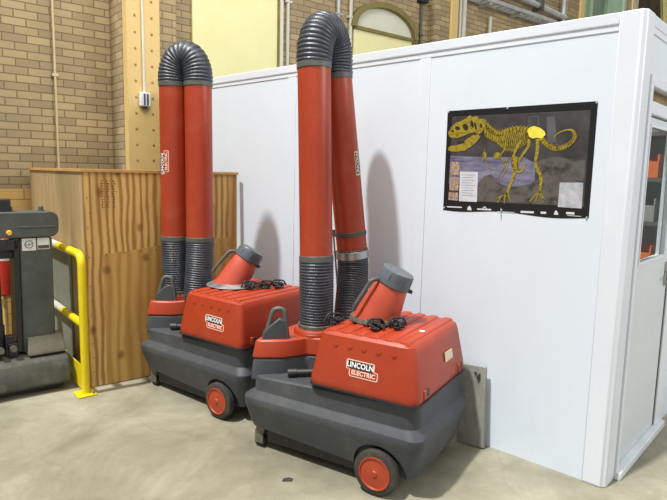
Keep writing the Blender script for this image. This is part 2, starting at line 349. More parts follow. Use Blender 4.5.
# shelf seen through the door glass
s = thing('storage_rack', 'tall storage rack with orange bins seen through the door glass', 'rack', (1.75, .66, 0), math.radians(-90))
for xx in (-.5, .5):
    for yy in (-.18, .18): obj('upright', bx(xx-.02, xx+.02, yy-.02, yy+.02, 0, 2.1), 'handle', s)
for zz in (.45, .95, 1.3, 1.62, 1.95): obj('shelf', bx(-.5, .5, -.2, .2, zz, zz+.03), 'handle', s)
M['orange'] = noisy('orange_bin', (196, 92, 44), (214, 110, 58), 6, .5)
M['greybin'] = noisy('grey_bin', (110, 118, 116), (136, 142, 138), 6, .5)
obj('back_panel', bx(-.5, .5, .20, .21, .1, 2.1), 'greenpane', s)  # dark backdrop, added to darken the view through the door glass
nb_ = 0
for zz in (.98, 1.33, 1.65, 1.98):
    for i in range(3):
        b = nb(); x0 = -.45+.3*i; h = .17
        box(b, x0, x0+.26, -.18, .16, zz+.001, zz+.012); box(b, x0, x0+.26, -.18, -.17, zz+.012, zz+h*.7); box(b, x0, x0+.26, .15, .16, zz+.012, zz+h)
        box(b, x0, x0+.01, -.17, .15, zz+.012, zz+h); box(b, x0+.25, x0+.26, -.17, .15, zz+.012, zz+h)
        o = obj('storage_bin', b, 'orange' if (i+nb_) % 2 == 0 else 'greybin'); o.matrix_world = Matrix.Translation((1.75, .66, 0)) @ Matrix.Rotation(math.radians(-90), 4, 'Z')
        tag(o, ('orange' if (i+nb_) % 2 == 0 else 'grey')+' open bin on the rack behind the door glass', 'bin', ('orange' if (i+nb_) % 2 == 0 else 'grey')+' bins on the office rack')
    nb_ += 1

# ------------------------------------------------------------------ poster
PY0, PY1, PZ0, PZ1 = 1.061, .185, 1.421, 2.020
src = [(60, 75), (602, 45), (565, 462), (43, 420)]; dst = [(0, 1), (1, 1), (1, 0), (0, 0)]
A_ = []; B_ = []
for (X, Y), (u, v) in zip(src, dst):
    A_ += [[X, Y, 1, 0, 0, 0, -u*X, -u*Y], [0, 0, 0, X, Y, 1, -v*X, -v*Y]]; B_ += [u, v]
h_ = np.linalg.solve(np.array(A_, float), np.array(B_, float))
PW, PH = PY0-PY1, PZ1-PZ0
def q(X, Y):
    w = h_[6]*X+h_[7]*Y+1; return ((h_[0]*X+h_[1]*Y+h_[2])/w*PW, (h_[3]*X+h_[4]*Y+h_[5])/w*PH)
po = thing('dinosaur_poster', 'wide black framed-print poster of a golden dinosaur skeleton on the white wall', 'poster', (0, PY0, PZ0), -PI/2)
# local: x along the wall to the right, -y out of the wall, z up
def pflat(bm, pts, lay): # printed shape, a thin skin on the sheet
    t = -.0016 - .0004*lay
    a = [bm.verts.new((p[0], t, p[1])) for p in pts]
    bm.faces.new(a)
def pstroke(bm, pts, w0, w1=None, lay=5):
    w1 = w0 if w1 is None else w1; P = [Vector(p) for p in pts]; n = len(P); L_ = []; R_ = []; t = -.0016-.0004*lay
    for i in range(n):
        dd = (P[min(i+1, n-1)]-P[max(i-1, 0)]).normalized(); nn = Vector((-dd.y, dd.x)); w = w0+(w1-w0)*i/(n-1)
        L_.append(P[i]+nn*w/2); R_.append(P[i]-nn*w/2)
    lv = [bm.verts.new((a.x, t, a.y)) for a in L_]; rv = [bm.verts.new((a.x, t, a.y)) for a in R_]
    for i in range(n-1): bm.faces.new((lv[i], lv[i+1], rv[i+1], rv[i]))
def smooth2(pts, n=6):
    P = [Vector(p) for p in pts]; out = []
    for i in range(len(P)-1):
        a = P[max(i-1, 0)]; b_ = P[i]; c = P[i+1]; d_ = P[min(i+2, len(P)-1)]
        for k in range(n):
            s = k/n; out.append(.5*((2*b_)+(c-a)*s+(2*a-5*b_+4*c-d_)*s*s+(3*b_-a-3*c+d_)*s**3))
    out.append(P[-1]); return out
b = nb()   # slightly wavy sheet
nx = 24
for i in range(nx):
    for j in range(6):
        pass
g = [[None]*9 for _ in range(nx+1)]
for i in range(nx+1):
    for j in range(9):
        u, v = i/nx, j/8
        g[i][j] = b.verts.new((u*PW, -.0012, v*PH - (.008*math.sin(u*PI*3+.5)*(1-v)**4 if j == 0 else 0)))
for i in range(nx):
    for j in range(8): b.faces.new((g[i][j], g[i+1][j], g[i+1][j+1], g[i][j+1]))
sheet = obj('sheet', b, 'p_black', po, recalc=False)
b = nb(); pflat(b, [q(*a) for a in ((76, 97), (575, 78), (548, 420), (62, 388))], 0); obj('background_print', b, 'p_dark', po, recalc=False)
b = nb(); pflat(b, [q(*a) for a in ((70, 232), (130, 236), (230, 240), (330, 240), (372, 262), (372, 350), (360, 352), (280, 345), (200, 335), (64, 330))], 1); obj('landscape_print', b, 'p_purple', po, recalc=False)
b = nb()
pflat(b, [q(*a) for a in ((168, 330), (190, 305), (215, 300), (250, 335), (290, 345), (330, 340), (370, 330), (400, 300), (430, 285), (470, 292), (500, 320), (548, 335), (546, 418), (62, 386), (100, 370), (168, 372))], 2)
pflat(b, [q(*a) for a in ((372, 262), (400, 250), (450, 240), (500, 250), (555, 255), (550, 330), (500, 320), (470, 292), (430, 285), (372, 300))], 2)
obj('rock_print', b, 'p_rock', po, recalc=False)
b = nb(); pflat(b, [q(*a) for a in ((415, 100), (445, 98), (450, 190), (418, 190))], 1); pstroke(b, [q(*a) for a in ((352, 130), (352, 98), (385, 96), (386, 128))], .006, lay=1); pstroke(b, [q(*a) for a in ((76, 97), (575, 78))], .003, lay=1)
obj('faint_print', b, 'p_grey', po, recalc=False)
b = nb(); pflat(b, [q(*a) for a in ((104, 288), (168, 291), (164, 396), (100, 392))], 3); obj('text_panel', b, 'p_white', po, recalc=False)
b = nb()
for a in (((70, 253), (103, 255), (101, 302), (68, 299)), ((68, 306), (100, 308), (98, 356), (66, 353)), ((64, 360), (97, 362), (95, 390), (62, 387))): pflat(b, [q(*z) for z in a], 3)
obj('small_photo', b, 'p_photo', po, recalc=False)
b = nb(); pflat(b, [q(*a) for a in ((462, 332), (547, 334), (540, 425), (454, 418))], 3); obj('inset_print', b, 'p_inset', po, recalc=False)
# text lines on panel
b = nb()
for i in range(9):
    yy = 300+i*9; pstroke(b, [q(110, yy), q(158-(i*7 % 13), yy+2)], .0018, lay=4)
obj('text_lines', b, 'p_grey', po, recalc=False)
# logo strip along the bottom
b = nb()
for x0, x1, yy, w in ((57, 110, 411, .007), (165, 215, 421, .008), (238, 298, 431, .003), (320, 368, 433, .011), (392, 412, 437, .012), (484, 514, 440, .012)):
    pstroke(b, [q(x0, yy), q(x1, yy+(x1-x0)*.06)], w, lay=3); obj('logo_mark', b, 'p_text', po, recalc=False); b = nb()
pstroke(b, [q(488, 448), q(538, 453)], .003, lay=3); obj('logo_mark', b, 'p_text', po, recalc=False); b = nb()
for cx, cy in ((137, 417), (448, 438)): pflat(b, [q(cx-8, cy+7), q(cx+8, cy+8), q(cx+6, cy-1), q(cx, cy-9), q(cx-6, cy-2)], 3); obj('logo_mark', b, 'p_text', po, recalc=False); b = nb()
pstroke(b, [q(184, 419), q(192, 413), q(198, 420)], .006, lay=3)
obj('logo_mark', b, 'p_text', po, recalc=False)
# skeleton
b = nb()
spine = [(183, 118), (203, 134), (222, 150), (248, 157), (280, 146), (318, 141), (352, 148), (385, 165), (408, 190), (432, 208), (460, 212), (487, 203), (508, 188), (518, 168), (512, 150), (494, 146), (470, 151), (450, 163), (440, 175)]
sp = smooth2(spine, 6)
pstroke(b, [q(*a) for a in sp[:80]], .034, .018, 5); pstroke(b, [q(*a) for a in sp[79:]], .014, .003, 5)
for i in range(2, 84, 2):   # vertebral spines
    a, c = Vector(sp[i]), Vector(sp[min(i+1, len(sp)-1)]); dd = (c-a).normalized(); nn = Vector((dd.y, -dd.x)); ln = 15 if i < 60 else 11
    if i > 66: ln = 9
    s2 = -1 if False else 1
    pstroke(b, [q(*(a-nn*ln*.6)), q(*(a+nn*ln+dd*3))], .007, .003, 5)
# skull
pflat(b, [q(*a) for a in ((62, 152), (72, 132), (88, 118), (110, 110), (128, 101), (140, 90), (148, 98), (166, 94), (174, 104), (192, 103), (200, 112), (194, 132), (184, 150), (168, 162), (158, 150), (140, 154), (120, 162), (100, 170), (80, 172), (66, 166))], 6)
pflat(b, [q(*a) for a in ((62, 206), (70, 198), (92, 196), (112, 190), (132, 172), (150, 162), (170, 160), (178, 166), (166, 184), (140, 204), (120, 216), (84, 219), (64, 215))], 6)
# neck and shoulder mass
pflat(b, [q(*a) for a in ((190, 120), (212, 138), (232, 160), (262, 160), (266, 176), (246, 190), (226, 184), (204, 170), (190, 146))], 5)
b2 = nb(); pflat(b2, [q(*a) for a in ((200, 140), (230, 165), (260, 160), (300, 148), (345, 146), (356, 172), (345, 196), (318, 210), (290, 226), (262, 218), (246, 196), (222, 186), (202, 168))], 4); obj('ribcage_print', b2, 'p_golddk', po, recalc=False)
for i in range(9):   # neck ribs
    x0 = 196+i*7; y0 = 128+i*5; pstroke(b, [q(*a) for a in smooth2([(x0, y0), (x0-4, y0+24), (x0+2, y0+42-i)], 4)], .006, .003, 5)
for i in range(13):   # chest ribs
    x0 = 252+i*7.5; y0 = 160-i*1.2; dep = 46+20*math.sin(i/12*PI)
    pstroke(b, [q(*a) for a in smooth2([(x0, y0), (x0-8, y0+dep*.45), (x0-5, y0+dep*.8), (x0+3, y0+dep)], 4)], .0065, .003, 5)
# pelvis, femurs, shins, feet
pstroke(b, [q(*a) for a in smooth2([(352, 178), (348, 205), (326, 235), (312, 262), (316, 285)], 5)], .018, .011, 6)
pstroke(b, [q(*a) for a in smooth2([(322, 180), (300, 225), (292, 262), (304, 288), (322, 292), (334, 276), (328, 262)], 5)], .017, .008, 6)
pflat(b, [q(*a) for a in ((288, 245), (304, 236), (316, 248), (314, 280), (300, 292), (288, 276))], 6)
pstroke(b, [q(*a) for a in smooth2([(300, 285), (294, 315), (280, 345), (272, 372)], 5)], .020, .013, 6)
for e in ((234, 386), (238, 400), (262, 404), (286, 396)): pstroke(b, [q(*a) for a in smooth2([(276, 366), ((276+e[0])/2-4, 376), e], 4)], .010, .005, 6)
pstroke(b, [q(*a) for a in smooth2([(382, 176), (382, 215), (376, 250), (378, 285)], 5)], .021, .015, 6)
pstroke(b, [q(*a) for a in smooth2([(378, 280), (392, 305), (394, 335), (388, 368)], 5)], .022, .013, 6)
for e in ((352, 398), (372, 405), (402, 402), (410, 392)): pstroke(b, [q(*a) for a in smooth2([(388, 360), ((388+e[0])/2, 380), e], 4)], .010, .005, 6)
# small forelimbs
for pts, w in (([(268, 190), (262, 215), (246, 236)], .010), ([(246, 236), (262, 255), (272, 250)], .008), ([(272, 242), (264, 275), (246, 296)], .007), ([(276, 262), (268, 288), (254, 308)], .006), ([(192, 212), (190, 236), (198, 262), (214, 282), (236, 276)], .005), ([(268, 268), (250, 296), (240, 316)], .004)):
    pstroke(b, [q(*a) for a in smooth2(pts, 4)], w, w*.6, 6)
for cx, cy, rx, ry in ((192, 236, 7, 18), (238, 234, 15, 12)): pflat(b, [q(cx+rx*math.cos(t*PI/6), cy+ry*math.sin(t*PI/6)) for t in range(12)], 6)
obj('skeleton_print', b, 'p_gold', po, recalc=False)
b = nb(); pflat(b, [q(*a) for a in ((346, 148), (354, 136), (370, 131), (392, 138), (408, 150), (412, 162), (398, 176), (380, 172), (366, 176), (352, 168))], 7)
obj('pelvis_print', b, 'p_bright', po, recalc=False)
b = nb()
for cx, cy, rx, ry in ((96, 136, 9, 7), (124, 132, 10, 12), (148, 122, 6, 13), (160, 128, 4, 14), (108, 186, 14, 4), (78, 146, 5, 4), (180, 128, 4, 8)):
    pflat(b, [q(cx+rx*math.cos(t*PI/6)+.2*ry*math.sin(t*PI/6), cy+ry*math.sin(t*PI/6)) for t in range(12)], 7); obj('skull_hollow', b, 'p_hole', po, recalc=False); b = nb()
b.free()
for (u, v) in ((.004, .99), (.44, .99), (.99, .99), (.44, .03), (.005, .02), (.985, .01)):
    b = nb(); cyl(b, (u*PW+.003, -.001, v*PH), (u*PW+.003, -.006, v*PH), .006, .005, 12); obj('tack', b, 'tack', po)
b = nb(); sweep(b, [(.44*PW, -.003, .05*PH), (.445*PW, -.003, -.03)], .0025, 8); obj('tack_strip', b, 'tack', po)

# ------------------------------------------------------------------ fume extractors
def logo(parent, mt, s=1.0, wrap=None, name='logo'):
    """stepped badge: black box with LINCOLN above, red box with ELECTRIC below, pale outline; local x right, y up, z out"""
    def put(bm):
        for v in bm.verts:
            c = v.co*s
            if wrap: c = Vector(((wrap+c.z)*math.sin(c.x/wrap), c.y, (wrap+c.z)*math.cos(c.x/wrap)-wrap))
            v.co = mt @ c
        return bm
    W, Hh, st = .175, .043, .022
    def rr(x0, x1, y0, y1, r, z0, z1, bm):
        # gridded in x so that it can wrap
        pts = [(p_[0], p_[1]) for p_ in rrect(x0, x1, y0, y1, r, 0, 4)]
        loft(bm, [[(p_[0], p_[1], z0) for p_ in pts], [(p_[0], p_[1], z1) for p_ in pts]])
    e = .0055
    b = nb(); rr(-.1-e, .075+e, -.002-e, .045+e, .012, .0002, .0010, b); rr(-.078-e, .1+e, -.043-e, -.002+e, .012, .0002, .0010, b)
    lg = obj(name, put(b), 'logo_pale', parent, smooth=None, recalc=True)
    b = nb(); rr(-.078, .1, -.043, .0, .008, .0012, .0016, b); obj('badge_field', put(b), 'red', lg, smooth=None)
    b = nb(); rr(-.1, .075, -.002, .045, .008, .0014, .0020, b); obj('badge_field', put(b), 'ink', lg, smooth=None)
    t = text_bm('LINCOLN', .044, .0003, .0012); 
    for v in t.verts: v.co = Vector((v.co.x*.93-.0125, v.co.y+.0205, v.co.z+.0022))
    obj('lettering', put(t), 'white_print', lg, smooth=None)
    t = text_bm('ELECTRIC', .036, .0003, .0010)
    for v in t.verts: v.co = Vector((v.co.x*1.0+.011, v.co.y-.0225, v.co.z+.0020))
    obj('lettering', put(t), 'pink_print', lg, smooth=None)
    return lg
def hull_bm():
    BL, BW = 1.125, .755; b = nb(); rings = []
    for z, i in ((.095, .065), (.105, .050), (.20, .026), (.292, .002), (.300, 0), (.335, .0), (.340, .002), (.372, .030), (.378, .033), (.46, .036), (.492, .038), (.509, .048), (.514, .075)):
        rings.append(rrect(i, BW-i, i, BL-i*(1.5 if z > .32 else .45), .07, z, 6))
    loft(b, rings)
    for v in b.verts:
        t = v.co.y/BL
        if v.co.z < .25: v.co.z += .045*max(0, min(1, (t-.28)*5))*(.25-v.co.z)/.15
        if v.co.z > .43: v.co.z -= .055*max(0, min(1, (t-.50)*6))*(v.co.z-.43)/.084
        if v.co.z > .43 and t < .1: v.co.z += 0
    return b
def extractor(label, loc, rz, L0, L1, R0, R1, apex, zs, hood, logo_on, clamp):
    t = thing('fume_extractor', label, 'machine', loc, rz, 'mobile fume extractors')
    Mi = (Matrix.Translation(loc) @ Matrix.Rotation(rz, 4, 'Z')).inverted()
    # hull with wheel arches cut in
    cut = nb()
    for xs in ((-.05, .075), (.68, .82)): cyl(cut, (xs[0], .235, .115), (xs[1], .235, .115), .152, seg=40)
    hb = hull_bm(); bmesh.ops.recalc_face_normals(hb, faces=hb.faces); bmesh.ops.recalc_face_normals(cut, faces=cut.faces)
    ma, mb = bpy.data.meshes.new('a'), bpy.data.meshes.new('b'); hb.to_mesh(ma); cut.to_mesh(mb); hb.free(); cut.free()
    oa, ob = bpy.data.objects.new('a', ma), bpy.data.objects.new('b', mb); COL.objects.link(oa); COL.objects.link(ob)
    md = oa.modifiers.new('x', 'BOOLEAN'); md.object = ob; md.operation = 'DIFFERENCE'; md.solver = 'EXACT'; bpy.context.view_layer.update()
    me = bpy.data.meshes.new_from_object(oa.evaluated_get(bpy.context.evaluated_depsgraph_get()))
    bpy.data.objects.remove(oa); bpy.data.objects.remove(ob)
    b = nb(); b.from_mesh(me); bpy.data.meshes.remove(me)
    obj('body', b, 'dark', t, smooth=22)
    # underside plate
    obj('chassis', bx(.09, .64, .36, 1.0, .05, .13), 'black', t, bevel=.01)
    for s in (0, 1):   # main wheels
        x0 = -.010 if s == 0 else .765; dx = .055 if s == 0 else -.055
        b = nb(); n = 40
        prof = [(.0, .0), (.0, .0), ]
        prof = [(0, .090), (.004, .104), (.004, .112), (.012, .122), (.045, .122), (.055, .112), (.055, .02)]
        rings = []
        for a, r_ in prof: rings.append([(x0+(a if s == 0 else -a), .235+r_*math.cos(2*PI*i/n), .123+r_*math.sin(2*PI*i/n)) for i in range(n)])
        loft(b, rings, False, True); w = obj('wheel', b, 'tire', t)
        b = nb(); rings = []
        for a, r_ in ((.010, .091), (-.002, .088), (-.003, .082), (.004, .078), (.003, .05), (-.001, .018), (-.006, .014)):
            rings.append([(x0+(a if s == 0 else -a), .235+r_*math.cos(2*PI*i/n), .123+r_*math.sin(2*PI*i/n)) for i in range(n)])
        loft(b, rings, False, True); obj('hub', b, 'red_hub', w)
    for xx in (.11, .62):   # casters
        b = nb(); box(b, xx-.03, xx+.03, 1.01, 1.07, .10, .16); box(b, xx-.028, xx-.02, 1.02, 1.08, .03, .11); box(b, xx+.02, xx+.028, 1.02, 1.08, .03, .11)
        c = obj('caster', b, 'bracket', t, bevel=.002)
        b = nb(); cyl(b, (xx-.018, 1.055, .036), (xx+.018, 1.055, .036), .036, seg=24); obj('caster_wheel', b, 'tire', c, bevel=.005)
    # red filter cover with top ribs
    b = nb(); rings = []
    x0, x1, y0, y1 = .015, .735, .030, .660
    for z, i, j in ((.510, .002, .002), (.53, .0, 0), (.55, .0, 0), (.750, .026, .036), (.785, .032, .046), (.800, .048, .062), (.803, .07, .08)):
        rings.append(rrect(x0+i, x1-i, y0+j, y1-j, .045, z, 5))
    loft(b, rings); cv = obj('filter_cover', b, 'red', t, smooth=32)
    for i in range(6):   # raised ribs running front to back
        yy = .130+i*.084; b = nb(); n = 6
        rings = []
        for z, k_ in ((.795, 0), (.808, .005), (.813, .014)):
            rings.append(rrect(x0+.045+k_, x1-.05-k_, yy-.031+k_, yy+.031-k_, .012, z, 3))
        loft(b, rings); obj('rib', b, 'red', cv, smooth=35)
    for i in range(5):   # half-round dimples under the top edge
        yy = .172+i*.084; b = nb(); rings = []
        for k_, (dz, rr_) in enumerate(((0, .018), (.004, .014), (.005, .006))):
            rings.append([Vector((x0+.0245-dz, yy+rr_*math.cos(PI+PI*j/8), .742+rr_*1.2*math.sin(PI+PI*j/8))) for j in range(9)])
        loft(b, rings); obj('dimple', b, 'red', cv)
    for (xx, w_) in ((.12, .05), (.62, .04)):
        obj('latch_notch', bx(xx, xx+w_, y0-.003, y0+.01, .530, .565), 'black', cv, bevel=.002)
        obj('latch', bx(xx-.02, xx+.006, y0-.006, y0+.01, .522, .57), 'red', cv, bevel=.003)
    # seam lip around the cover base
    b = nb(); loft(b, [rrect(x0-.008, x1+.006, y0-.008, y1+.006, .05, z, 5) for z in (.503, .512)]); obj('gasket', b, 'black', t)
    # logo on the long side (faces -x): x right = -y, y up = z, z out = -x
    tilt = math.atan2(.026, .215)
    mt = Matrix.Translation((x0+.0095, .340 if logo_on == 0 else .29, .636)) @ Matrix(((0, 0, -1, 0), (-1, 0, 0, 0), (0, 1, 0, 0), (0, 0, 0, 1))) @ Matrix.Rotation(-tilt, 4, 'X') @ Matrix.Rotation(math.radians(-1), 4, 'Z')
    logo(t, mt, .88)
    if logo_on == 0:
        tl = math.atan2(.036, .20)
        mt2 = Matrix.Translation((.47, y0+.014, .655)) @ Matrix.Rotation(PI/2-tl, 4, 'X')
        b = nb(); box(b, -.055, .055, -.026, .026, .001, .003)
        for v in b.verts: v.co = mt2 @ v.co
        st = obj('label_sticker', b, 'label_y', cv)
        b = nb()
        for i in range(4):
            xx = -.04+i*.026; box(b, xx, xx+.004, -.014, .014, .003, .0036); box(b, xx, xx+.015, .011, .014, .003, .0036); box(b, xx+.011, xx+.015, -.006, .012, .003, .0036)
        for v in b.verts: v.co = mt2 @ v.co
        obj('faded_digits', b, 'label_w', st)
        b = nb(); cyl(b, (.30, .135, .812), (.30, .135, .8145), .017, seg=6); obj('paper_scrap', b, 'label_w', cv)
    # rear column and red nose
    col = [(.060, 1.085), (.068, 1.045), (.15, .925), (.28, .85), (.34, .66), (.42, .645), (.62, .645), (.665, .80), (.69, 1.045), (.68, 1.085), (.60, 1.10), (.12, 1.10)]
    def scaled(poly, f, z):
        cx = sum(a[0] for a in poly)/len(poly); cy = sum(a[1] for a in poly)/len(poly); return [(cx+(a[0]-cx)*f, cy+(a[1]-cy)*f, z) for a in poly]
    b = nb(); loft(b, [scaled(col, 1.03, .42), scaled(col, 1.0, .52), scaled(col, .98, .553)]); obj('rear_column', b, 'dark', t, bevel=.012, smooth=30)
    b = nb(); loft(b, [scaled(col, 1.01, .553), scaled(col, 1.0, .568), scaled(col, .955, .645), scaled(col, .93, .66)]); obj('nose_cover', b, 'red', t, bevel=.010, smooth=30)
    pL0, pL1, pR0, pR1 = (Mi @ Vector(a) for a in (L0, L1, R0, R1))
    cx, cy = pL0.x + .012, pL0.y
    zt = .675
    b = nb(); cyl(b, (cx, cy, .60), (cx, cy, zt), .142, .136, 40); cyl(b, (cx, cy, zt), (cx, cy, zt+.018), .136, .126, 40); obj('hose_socket', b, 'red', t, bevel=.004)
    b = nb(); cyl(b, (.11, .85, .495), (.20, .70, .505), .019, seg=18); cyl(b, (.105, .858, .495), (.13, .816, .497), .024, seg=18); obj('cable_grip', b, 'black', t)
    # grey loop handle standing on the nose
    b = nb(); hp = arcpath([(.125, 1.045, .65), (.155, 1.005, .838), (.190, .955, .838), (.205, .935, .65)], .032, 8)
    sweep(b, hp, .014, 12); h = obj('loop_handle', b, 'handle', t)
    b = nb(); dn = Vector((.65, -.76, 0)); prof = [(.0, .65), (.008, .70), (.05, .745), (.10, .785), (.135, .77), (.150, .65)]
    base = Vector((.112, 1.055, 0)); nrm = Vector((.76, .65, 0))
    rings = [[base+dn*a+nrm*o_+Vector((0, 0, z)) for a, z in prof] for o_ in (-.022, .03)]
    loft(b, rings); obj('handle_shroud', b, 'dark', h, bevel=.008)
    # ------- hoses and tubes of the arm
    def hose(name, path, r_, pitch=.017, amp=.055, wob=0.0):
        P = [Vector(a) for a in path]; ln = [0]
        for a, c in zip(P, P[1:]): ln.append(ln[-1]+(c-a).length)
        n = int(ln[-1]/pitch)*6; out = []; rad = []; j = 0; rnd = random.Random(3)
        ph = [rnd.uniform(-1, 1) for _ in range(400)]
        for i in range(n+1):
            s_ = ln[-1]*i/n
            while j < len(ln)-2 and ln[j+1] < s_: j += 1
            f = (s_-ln[j])/(ln[j+1]-ln[j]); out.append(P[j].lerp(P[j+1], f))
            rad.append(r_*(1+amp*(abs(math.sin(PI*i/6))**.8-.6)+wob*ph[(i//6) % 400]))
        b = nb(); sweep(b, out, rad, 36); return obj(name, b, 'hose', t, smooth=60)
    def band(p_, d_, r_, h_=.03, name='hose_band', mat='band'):
        d_ = Vector(d_).normalized(); p_ = Vector(p_); b = nb(); cyl(b, p_-d_*h_/2, p_+d_*h_/2, r_, seg=36); return obj(name, b, mat, t, bevel=.003)
    r_ = .099; z0, z1 = zs
    for nm, a, c, base_ in (('first', pL0, pL1, (cx, cy, zt+.012)), ('second', pR0, pR1, None)):
        A = a.copy(); Cc = c.copy(); A.z = A.z or z0; Cc.z = Cc.z or z1
        dd = (Cc-A).normalized()
        b = nb(); cyl(b, A, Cc, r_, seg=40); tb = obj('tube', b, 'red_tube', t, bevel=.004)
        band(A-dd*.012, dd, r_+.005, .035); band(Cc+dd*.012, dd, r_+.005, .035)
        if base_:
            pts = [Vector(base_), Vector(base_)+Vector((0, 0, .15)), A-dd*.16, A-dd*.02]
            path = [((1-s_)**3*pts[0]+3*s_*(1-s_)**2*pts[1]+3*s_*s_*(1-s_)*pts[2]+s_**3*pts[3]) for s_ in [i/24 for i in range(25)]]
            hose('lower_hose', path, r_+.004)
            b = nb(); cyl(b, Vector(base_)+Vector((0, 0, .0)), Vector(base_)+Vector((0, 0, .03)), r_+.012, seg=36); obj('hose_clamp', b, 'bracket', t, bevel=.003)
            LA, LC, ldd = A, Cc, dd
        else:
            e = Vector(hood['end'])
            pts = [e, e+Vector((0, 0, .14)), A-dd*.2, A-dd*.02]
            path = [((1-s_)**3*pts[0]+3*s_*(1-s_)**2*pts[1]+3*s_*s_*(1-s_)*pts[2]+s_**3*pts[3]) for s_ in [i/24 for i in range(25)]]
            hose('lower_hose', path, r_+.002)
            RA, RC, rdd = A, Cc, dd
        if nm == logo_tube[logo_on]:
            # vertical badge on the tube, reading upwards, turned towards the viewer
            camL = Mi @ Vector((-3.1, -.84, 1.6)); pos = A.lerp(Cc, .52 if logo_on == 0 else .50)
            out = (camL-pos); out.z = 0; out.normalize(); out = Matrix.Rotation(math.radians(logo_turn[logo_on]), 3, 'Z') @ out
            out = (out-dd*out.dot(dd)).normalized(); up = dd; side = up.cross(out)
            # badge x axis = up, badge y axis = -side, z = out ; wrap about the tube axis along badge y
            lgm = Matrix((( up.x, -side.x, out.x, pos.x), (up.y, -side.y, out.y, pos.y), (up.z, -side.z, out.z, pos.z), (0, 0, 0, 1)))
            # bend: swap so that curvature follows badge y
            class W: pass
            def bend(o_):
                for v in o_.data.vertices:
                    pass
            lg = logo(t, Matrix.Identity(4), .82)
            for o_ in [lg]+list(lg.children):
                bm_ = nb(); bm_.from_mesh(o_.data)
                bmesh.ops.subdivide_edges(bm_, edges=[e_ for e_ in bm_.edges if abs(e_.verts[0].co.y-e_.verts[1].co.y) > .012], cuts=3, use_grid_fill=False)
                for v in bm_.verts:
                    yy, zz = v.co.y, v.co.z; R_ = r_+.0006+zz; th = yy/r_
                    v.co = lgm @ Vector((v.co.x, R_*math.sin(th), R_*math.cos(th)))
                bm_.to_mesh(o_.data); bm_.free()
    # U-turn of flexible hose between the tube tops
    top = (LC+RC)/2; a0 = LC+ldd*.03; a1 = RC+rdd*.03; path = []; v = (a1-a0)
    for i in range(41):
        th = PI*i/40; path.append(a0+v*(.5-.5*math.cos(th))+Vector((0, 0, apex*math.sin(th)**.85 if 0 < i < 40 else 0)))
    P2 = [path[0]]
    hose('top_hose', path, r_+.006, pitch=.021, amp=.07, wob=.012)
    if clamp:
        f = lambda s_: RA.lerp(RC, s_)
        band(f(.10), rdd, r_+.005, .028, 'support_clamp', 'handle')
        cL = Mi @ Vector((-3.1, -.84, 1.6)); o1 = (cL-RA); o1.z = 0; o1.normalize(); sd = Vector((-o1.y, o1.x, 0))  # towards image left
        sd = -sd if (Mi.to_3x3() @ Rv).dot(sd) > 0 else sd
        pA = f(.10)+sd*.112; pB = RA-rdd*.38+sd*.122
        b = nb(); sweep(b, [pA, pB], .006, 10); cyl(b, pA-rdd*.02, pA+rdd*.02, .012, seg=12); cyl(b, pA-rdd*.12-Vector((0, 0, 0)), pA-rdd*.14, .012, seg=12); obj('support_rod', b, 'bracket', t)
        q1 = RA-rdd*.03; band(q1, rdd, r_+.009, .05, 'lower_clamp', 'steel')
    # capture hood lying on the cover
    bc = Vector(hood['base']); tc_ = Vector(hood['top']); ax = (tc_-bc).normalized()
    rb, rt = hood['rb'], hood['rt']; n = 40; FX = 1.22 if logo_on else 1.0
    u, v_, _ = basis(ax)
    b = nb(); rings = []
    rings.append([bc+Vector((rb*FX*1.08*math.cos(2*PI*i/n), rb*FX*1.22*math.sin(2*PI*i/n), 0)) for i in range(n)])
    rings.append([bc+Vector((rb*1.02*math.cos(2*PI*i/n), rb*1.15*math.sin(2*PI*i/n), .022)) for i in range(n)])
    def matchring(c, rad):
        X = Vector((1, 0, 0)); X = (X-ax*X.dot(ax)).normalized(); Y = ax.cross(X)
        return [c+rad*(X*math.cos(2*PI*i/n)+Y*math.sin(2*PI*i/n)) for i in range(n)]
    b2 = nb(); loft(b2, rings); hd_ = obj('hood_flange', b2, 'steel' if logo_on else 'bracket', t, smooth=50)
    rr = [rings[1]] ; r0 = [bc+Vector((rb*.94*math.cos(2*PI*i/n), rb*1.06*math.sin(2*PI*i/n), .02)) for i in range(n)]
    L_ = (tc_-bc).length
    loft(b, [r0, matchring(bc.lerp(tc_, .45), rb*.93*.6+rt*.4), matchring(bc.lerp(tc_, .76), rt*1.02), matchring(bc.lerp(tc_, .78), rt)])
    obj('capture_hood', b, 'hoodred', t, smooth=40)
    b = nb(); c0 = bc.lerp(tc_, .77)
    rs = [(0, rt+.004), (.06, rt+.010), (.5, rt+.006), (.90, rt+.004), (.98, rt+.001), (1.0, rt-.010), (.97, rt-.022), (.96, rt-.05)]
    loft(b, [matchring(c0.lerp(tc_+ax*.02, s_), q_) for s_, q_ in rs], True, True); cl_ = obj('hood_collar', b, 'collar', t, smooth=40)
    for k_ in (.35, .75):
        pass
    for k_ in range(8):
        b = nb(); am = 2*PI*k_/8; X = Vector((1, 0, 0)); X = (X-ax*X.dot(ax)).normalized(); Y = ax.cross(X); dr = X*math.cos(am)+Y*math.sin(am)
        cyl(b, c0.lerp(tc_, .35)+dr*(rt+.004), c0.lerp(tc_, .95)+dr*(rt+.004), .005, seg=8); obj('collar_rib', b, 'collar', cl_)
    b = nb(); pc = c0.lerp(tc_, .1); X = Vector((.35, -.94, 0)); X = (X-ax*X.dot(ax)).normalized(); cyl(b, pc+X*(rt-.005), pc+X*(rt+.028), .014, .010, 12); obj('collar_knob', b, 'black', cl_)
    # hood handle: flat bar on the viewer side
    S = Vector((-.80, .60, 0)); S = (S-ax*S.dot(ax)).normalized()
